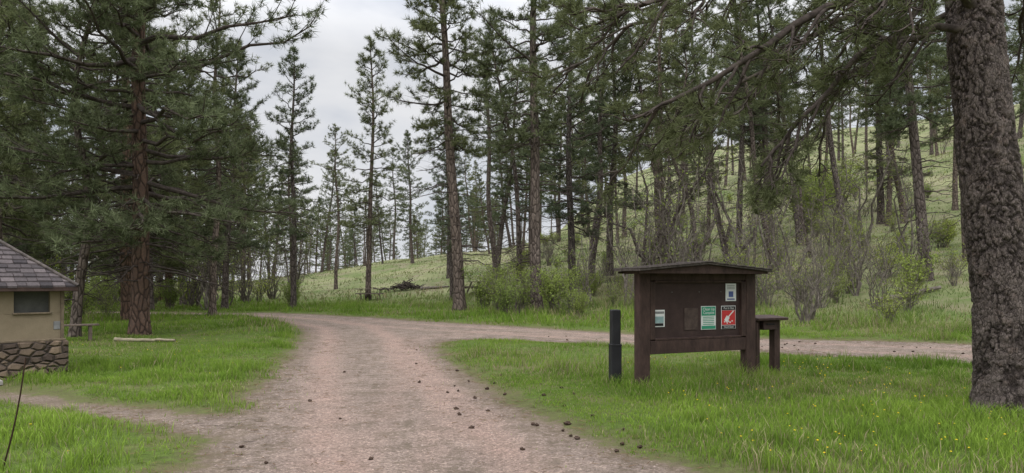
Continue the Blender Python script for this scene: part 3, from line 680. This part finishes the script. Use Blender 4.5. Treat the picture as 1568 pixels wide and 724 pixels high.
def restroom():
    ang=math.radians(45)
    c0=(-7.69,12.1); p=empty('stone_and_stucco_restroom',(c0[0],c0[1],Hs(-7.69,12.1)-.03),(0,0,ang))
    L=2.5; D=2.5; zt=1.56
    st=M('stucco_tan',.9,.1); st.col(st.mix(st.ramp(st.noise(3,7,.75),[(.3,0.),(.7,1.)]),(.195,.155,.105),(.265,.215,.148))); st.bump(st.noise(90,4),.3,.01); ST=st.m
    TR_=wood('tan_trim',(.18,.14,.095)); 
    sn=M('fieldstone',.9,.15); v=sn.coord((5.5,5.5,9)); e=sn.voro(1,'DISTANCE_TO_EDGE',vec=v,rnd=.85); cc=sn.voro(1,vec=v,out='Color',rnd=.85)
    sp=sn.n('ShaderNodeSeparateColor'); sn.l(cc,sp.inputs[0]); c=sn.mix(sp.outputs[0],(.08,.06,.05),(.23,.17,.12)); c=sn.mix(.5,c,sn.ramp(sn.noise(20,6,.7),[(.3,.5),(.7,1.3)]),'MULTIPLY')
    c=sn.mix(sn.ramp(e,[(.0,1.),(.09,0.)]),c,(.05,.042,.036)); sn.col(c); sn.bump(sn.ramp(e,[(0,0.),(.2,1.)]),1.0,.05); SN=sn.m
    dark=simple('window_screen_mesh',(.10,.10,.09),(.06,.06,.055),3)
    box('stone_base_front',(1.0,.24,.66),(-.44,.08,.28),SN,p,bev=.02); box('stone_base_front_left',(.9,.24,.66),(-2.11,.08,.28),SN,p,bev=.02)
    box('stone_base_side',(.24,D-.16,.66),(-.06,D/2+.122,.28),SN,p,bev=.02); box('stone_base_back',(L,.2,.66),(-L/2,D+.1,.28),SN,p,bev=.02); box('stone_base_west',(.2,D,.66),(-L+.1,D/2,.28),SN,p,bev=.02)
    zb=.61; wz=1.08
    box('wall_below_window',(.96,.12,wz-zb),(-.48,.1,(wz+zb)/2),ST,p,bev=.004)
    box('wall_right_of_window',(.20,.12,zt-wz),(-.10,.1,(zt+wz)/2),ST,p,bev=.004); box('wall_left_of_window',(.25,.12,zt-wz),(-.835,.1,(zt+wz)/2),ST,p,bev=.004)
    box('window_opening_screen',(.52,.02,zt-wz),(-.455,.14,(zt+wz)/2),dark,p,bev=0)
    box('window_sill',(.56,.05,.03),(-.455,.025,wz+.005),TR_,p); box('corner_trim',(.05,.16,.93),(-.022,.09,1.09),TR_,p); box('sill_band',(1.0,.05,.035),(-.47,.02,.628),TR_,p)
    box('door_leaf',(.68,.05,1.5),(-1.31,.15,.76),simple('brown_door',(.08,.05,.035)),p)
    box('wall_front_left',(.85,.12,zt-zb),(-2.08,.1,(zt+zb)/2),ST,p); box('wall_side',(.12,D-.17,zt-zb),(-.06,D/2+.09,(zt+zb)/2),ST,p,bev=.004)
    box('wall_back',(L-.2,.12,zt-zb),(-L/2,D+.1,(zt+zb)/2),ST,p); box('wall_west',(.12,D-.2,zt-zb),(-L+.06,D/2+.02,(zt+zb)/2),ST,p)
    box('concrete_step',(.7,.5,.07),(-1.3,-.3,.03),simple('concrete',(.33,.31,.28)),p); box('wall_sign',(.10,.01,.14),(-.10,.034,.87),simple('sign_plate',(.25,.25,.25)),p)
    o=.17; x0,x1,y0,y1=-L-o,o,-o,D+o; ze=1.52; hs=(x1-x0)/2; cx,cy=(x0+x1)/2,(y0+y1)/2; pitch=.80
    RS=M('roof_shingles',.85,.15); cc=RS.attr('c'); RS.col(RS.mix(.6,RS.mix(cc,(.04,.035,.037),(.125,.105,.105)),RS.ramp(RS.noise(30,5),[(.3,.6),(.7,1.3)]),'MULTIPLY')); RS.bump(RS.noise(60,5),.5,.01)
    V,F,C=[],[],[]; r_=random.Random(5); nc=15
    for side in range(4):
        a=side*math.pi/2; ca,sa=math.cos(a),math.sin(a)
        for k in range(nc):
            d0=k/nc*hs; d1=min(hs,(k+1.25)/nc*hs); w0=hs-d0; lift=.028
            u=-w0
            while u<w0-.01:
                w=min(r_.uniform(.13,.2),w0-u); u1=u+w
                def q(uu,d,up):
                    lim=hs-d; uu=max(-lim,min(lim,uu)); X_=uu; Y_=-(hs-d); Z_=ze+d*pitch+up
                    return (cx+X_*ca-Y_*sa,cy+X_*sa+Y_*ca,Z_)
                b=len(V); j=r_.uniform(-.006,.01); l2=lift+r_.uniform(0,.01)
                V+=[q(u+.004,d0+j,l2),q(u1-.004,d0+j,l2),q(u1-.004,d1,.006),q(u+.004,d1,.006),q(u+.004,d0+j,-.004),q(u1-.004,d0+j,-.004)]
                F+=[(b,b+1,b+2,b+3),(b+4,b+5,b+1,b)]; C+=[r_.random()]*6; u=u1
    me=make_mesh('shingle_roof',np.array(V),[np.array(F)],[RS.m],attrs={'c':np.array(C)}); obj('shingle_roof',me,p)
    me=bpy.data.meshes.new('roof_deck'); me.from_pydata([(x0,y0,ze),(x1,y0,ze),(x1,y1,ze),(x0,y1,ze),(cx,cy,ze+hs*pitch-.01)],[],[(0,1,4),(1,2,4),(2,3,4),(3,0,4),(3,2,1,0)]); me.materials.append(BROWN); obj('roof_deck',me,p)
    for nm,sz,lc in (('fascia_front',(x1-x0,.03,.07),(cx,y0+.02,ze-.03)),('fascia_side',(.03,y1-y0-.07,.07),(x1-.02,cy,ze-.03)),('fascia_back',(x1-x0,.03,.07),(cx,y1-.02,ze-.03))): box(nm,sz,lc,BROWN,p)
    for s in ((1,-1),(1,1),(-1,-1),(-1,1)):
        gg=Geo(); A=np.array([cx+s[0]*hs,cy+s[1]*hs,ze+.03]); B=np.array([cx,cy,ze+hs*pitch+.03]); gg.tubes([np.linspace(A,B,4)],[np.full(4,.03)],6,0); obj('hip_cap',gg.mesh('hip_cap',[SHING]),p)
restroom()

def log(name,a,b,r,mat):
    g=Geo(); s=np.linspace(0,1,12)[:,None]; P=np.array(a)*(1-s)+np.array(b)*s; P+=np.random.default_rng(3).normal(0,.012,(12,3)); g.tubes([P],[r*(1-.4*s[:,0])],9,0)
    return obj(name,g.mesh(name,[mat]))
PALE=simple('weathered_log',(.33,.29,.20),(.2,.17,.12),10)
log('fallen_log',(-10.5,18.6,Hs(-10.5,18.6)+.06),(-8.8,18.4,Hs(-8.8,18.4)+.05),.055,PALE)
GW=wood('grey_weathered_wood',(.13,.10,.08))
def picnic(x,y,rz,s=1,name='picnic_table'):
    p=empty(name,(x,y,Hs(x,y)),(0,0,rz)); p.scale=(s,s,s)
    for i in range(5): box(f'top_plank_{i+1}',(1.8,.14,.04),(0,-.3+.15*i,.75),GW,p)
    for j,yy in enumerate((-.68,.68)):
        box(f'seat_{j+1}',(1.8,.26,.04),(0,yy,.45),GW,p)
    for k,xx in enumerate((-.6,.6)):
        box(f'seat_beam_{k+1}',(.05,1.5,.09),(xx,0,.38),GW,p)
        for j,sg in enumerate((-1,1)): box(f'leg_{k*2+j+1}',(.05,.09,.86),(xx+.052,sg*.38,.37),GW,p,rot=(sg*.45,0,0))
picnic(-9.3,46,.2); picnic(-2.1,44,1.2)
p=empty('park_bench',(-11.6,18.6,Hs(-11.6,18.6)),(0,0,.6))
for i in range(3): box(f'seat_plank_{i+1}',(1.2,.11,.04),(0,-.12+.12*i,.42),GW,p)
for i,xx in enumerate((-.4,.4)): box(f'leg_{i+1}',(.08,.3,.4),(xx,0,.2),GW,p)
g=Geo(); r3=np.random.default_rng(6); TPs,TRs=[],[]
for i in range(160):
    a=r3.uniform(0,6.28); b=np.array([r3.normal(0,.8),r3.normal(0,.5),0]); b[2]=max(0,.55-.4*abs(b[0]))*r3.random(); d=np.array([math.cos(a),math.sin(a),r3.normal(0,.25)])*r3.uniform(.4,1.1)
    TPs.append(b+np.linspace(-.5,.5,4)[:,None]*d+r3.normal(0,.03,(4,3))); TRs.append(np.full(4,r3.uniform(.012,.035)))
g.tubes(TPs,TRs,4,0); obj('brush_pile',g.mesh('brush_pile',[LIMB]),None,(-7.8,52,Hs(-7.8,52)+.1))
for a,b in (((-6.6,51,0),(-4.5,50,0)),((14,27,0),(17,28,0)),((20,36,0),(22,40,0)),((-1,47,0),(1.2,46,0))):
    a=(a[0],a[1],Hs(a[0],a[1])+.1); b=(b[0],b[1],Hs(b[0],b[1])+.12); log('fallen_log',a,b,.12,TWIG)

# ---------------------------------------------------------------- sky, sun, camera
w=bpy.data.worlds.new('World'); sc.world=w; w.use_nodes=True; nt=w.node_tree; nt.nodes.clear()
N=lambda t:nt.nodes.new(t); Lk=nt.links.new
sky=N('ShaderNodeTexSky'); sky.sky_type='NISHITA'; sky.sun_disc=False; sky.sun_elevation=math.radians(50); sky.sun_rotation=math.radians(200)
b1=N('ShaderNodeBackground'); b1.inputs[1].default_value=.10; Lk(sky.outputs[0],b1.inputs[0])
tc=N('ShaderNodeTexCoord'); mp=N('ShaderNodeMapping'); mp.inputs['Scale'].default_value=(1,1,2.6); Lk(tc.outputs['Generated'],mp.inputs[0])
no=N('ShaderNodeTexNoise'); no.inputs['Scale'].default_value=2.6; no.inputs['Detail'].default_value=5; no.inputs['Roughness'].default_value=.55; Lk(mp.outputs[0],no.inputs['Vector'])
cr=N('ShaderNodeValToRGB'); e=cr.color_ramp.elements; e[0].position=.3; e[0].color=(.66,.69,.76,1); e[1].position=.68; e[1].color=(.96,.96,.97,1); Lk(no.outputs['Fac'],cr.inputs[0])
sx=N('ShaderNodeSeparateXYZ'); Lk(tc.outputs['Generated'],sx.inputs[0])
el=N('ShaderNodeMapRange'); el.inputs['From Min'].default_value=.30; el.inputs['From Max'].default_value=.9; el.inputs['To Min'].default_value=.90; el.inputs['To Max'].default_value=3.8; Lk(sx.outputs['Z'],el.inputs['Value'])
b2=N('ShaderNodeBackground'); Lk(cr.outputs[0],b2.inputs[0]); Lk(el.outputs[0],b2.inputs[1])
mr=N('ShaderNodeMapRange'); mr.inputs['From Min'].default_value=.3; mr.inputs['From Max'].default_value=.5; mr.inputs['To Min'].default_value=.75; mr.inputs['To Max'].default_value=.98; Lk(no.outputs['Fac'],mr.inputs['Value'])
ms=N('ShaderNodeMixShader'); Lk(mr.outputs[0],ms.inputs[0]); Lk(b1.outputs[0],ms.inputs[1]); Lk(b2.outputs[0],ms.inputs[2])
ou=N('ShaderNodeOutputWorld'); Lk(ms.outputs[0],ou.inputs[0])
sd=bpy.data.lights.new('sun','SUN'); sd.energy=1.1; sd.angle=math.radians(25); sd.color=(1,.975,.94)
so=obj('sun',sd,None,(0,0,30),(math.radians(40),0,math.radians(-20)))
cam=bpy.data.cameras.new('camera'); cam.sensor_width=36; cam.lens=24.77; cam.shift_y=.0434; cam.clip_start=.05; cam.clip_end=3000
co=obj('camera',cam,None,(0,0,1.65),(math.pi/2,0,0)); sc.camera=co
sc.view_settings.view_transform='Standard'; sc.view_settings.look='None'; sc.view_settings.exposure=0
print('tris',sum(len(m.polygons) for m in bpy.data.meshes))
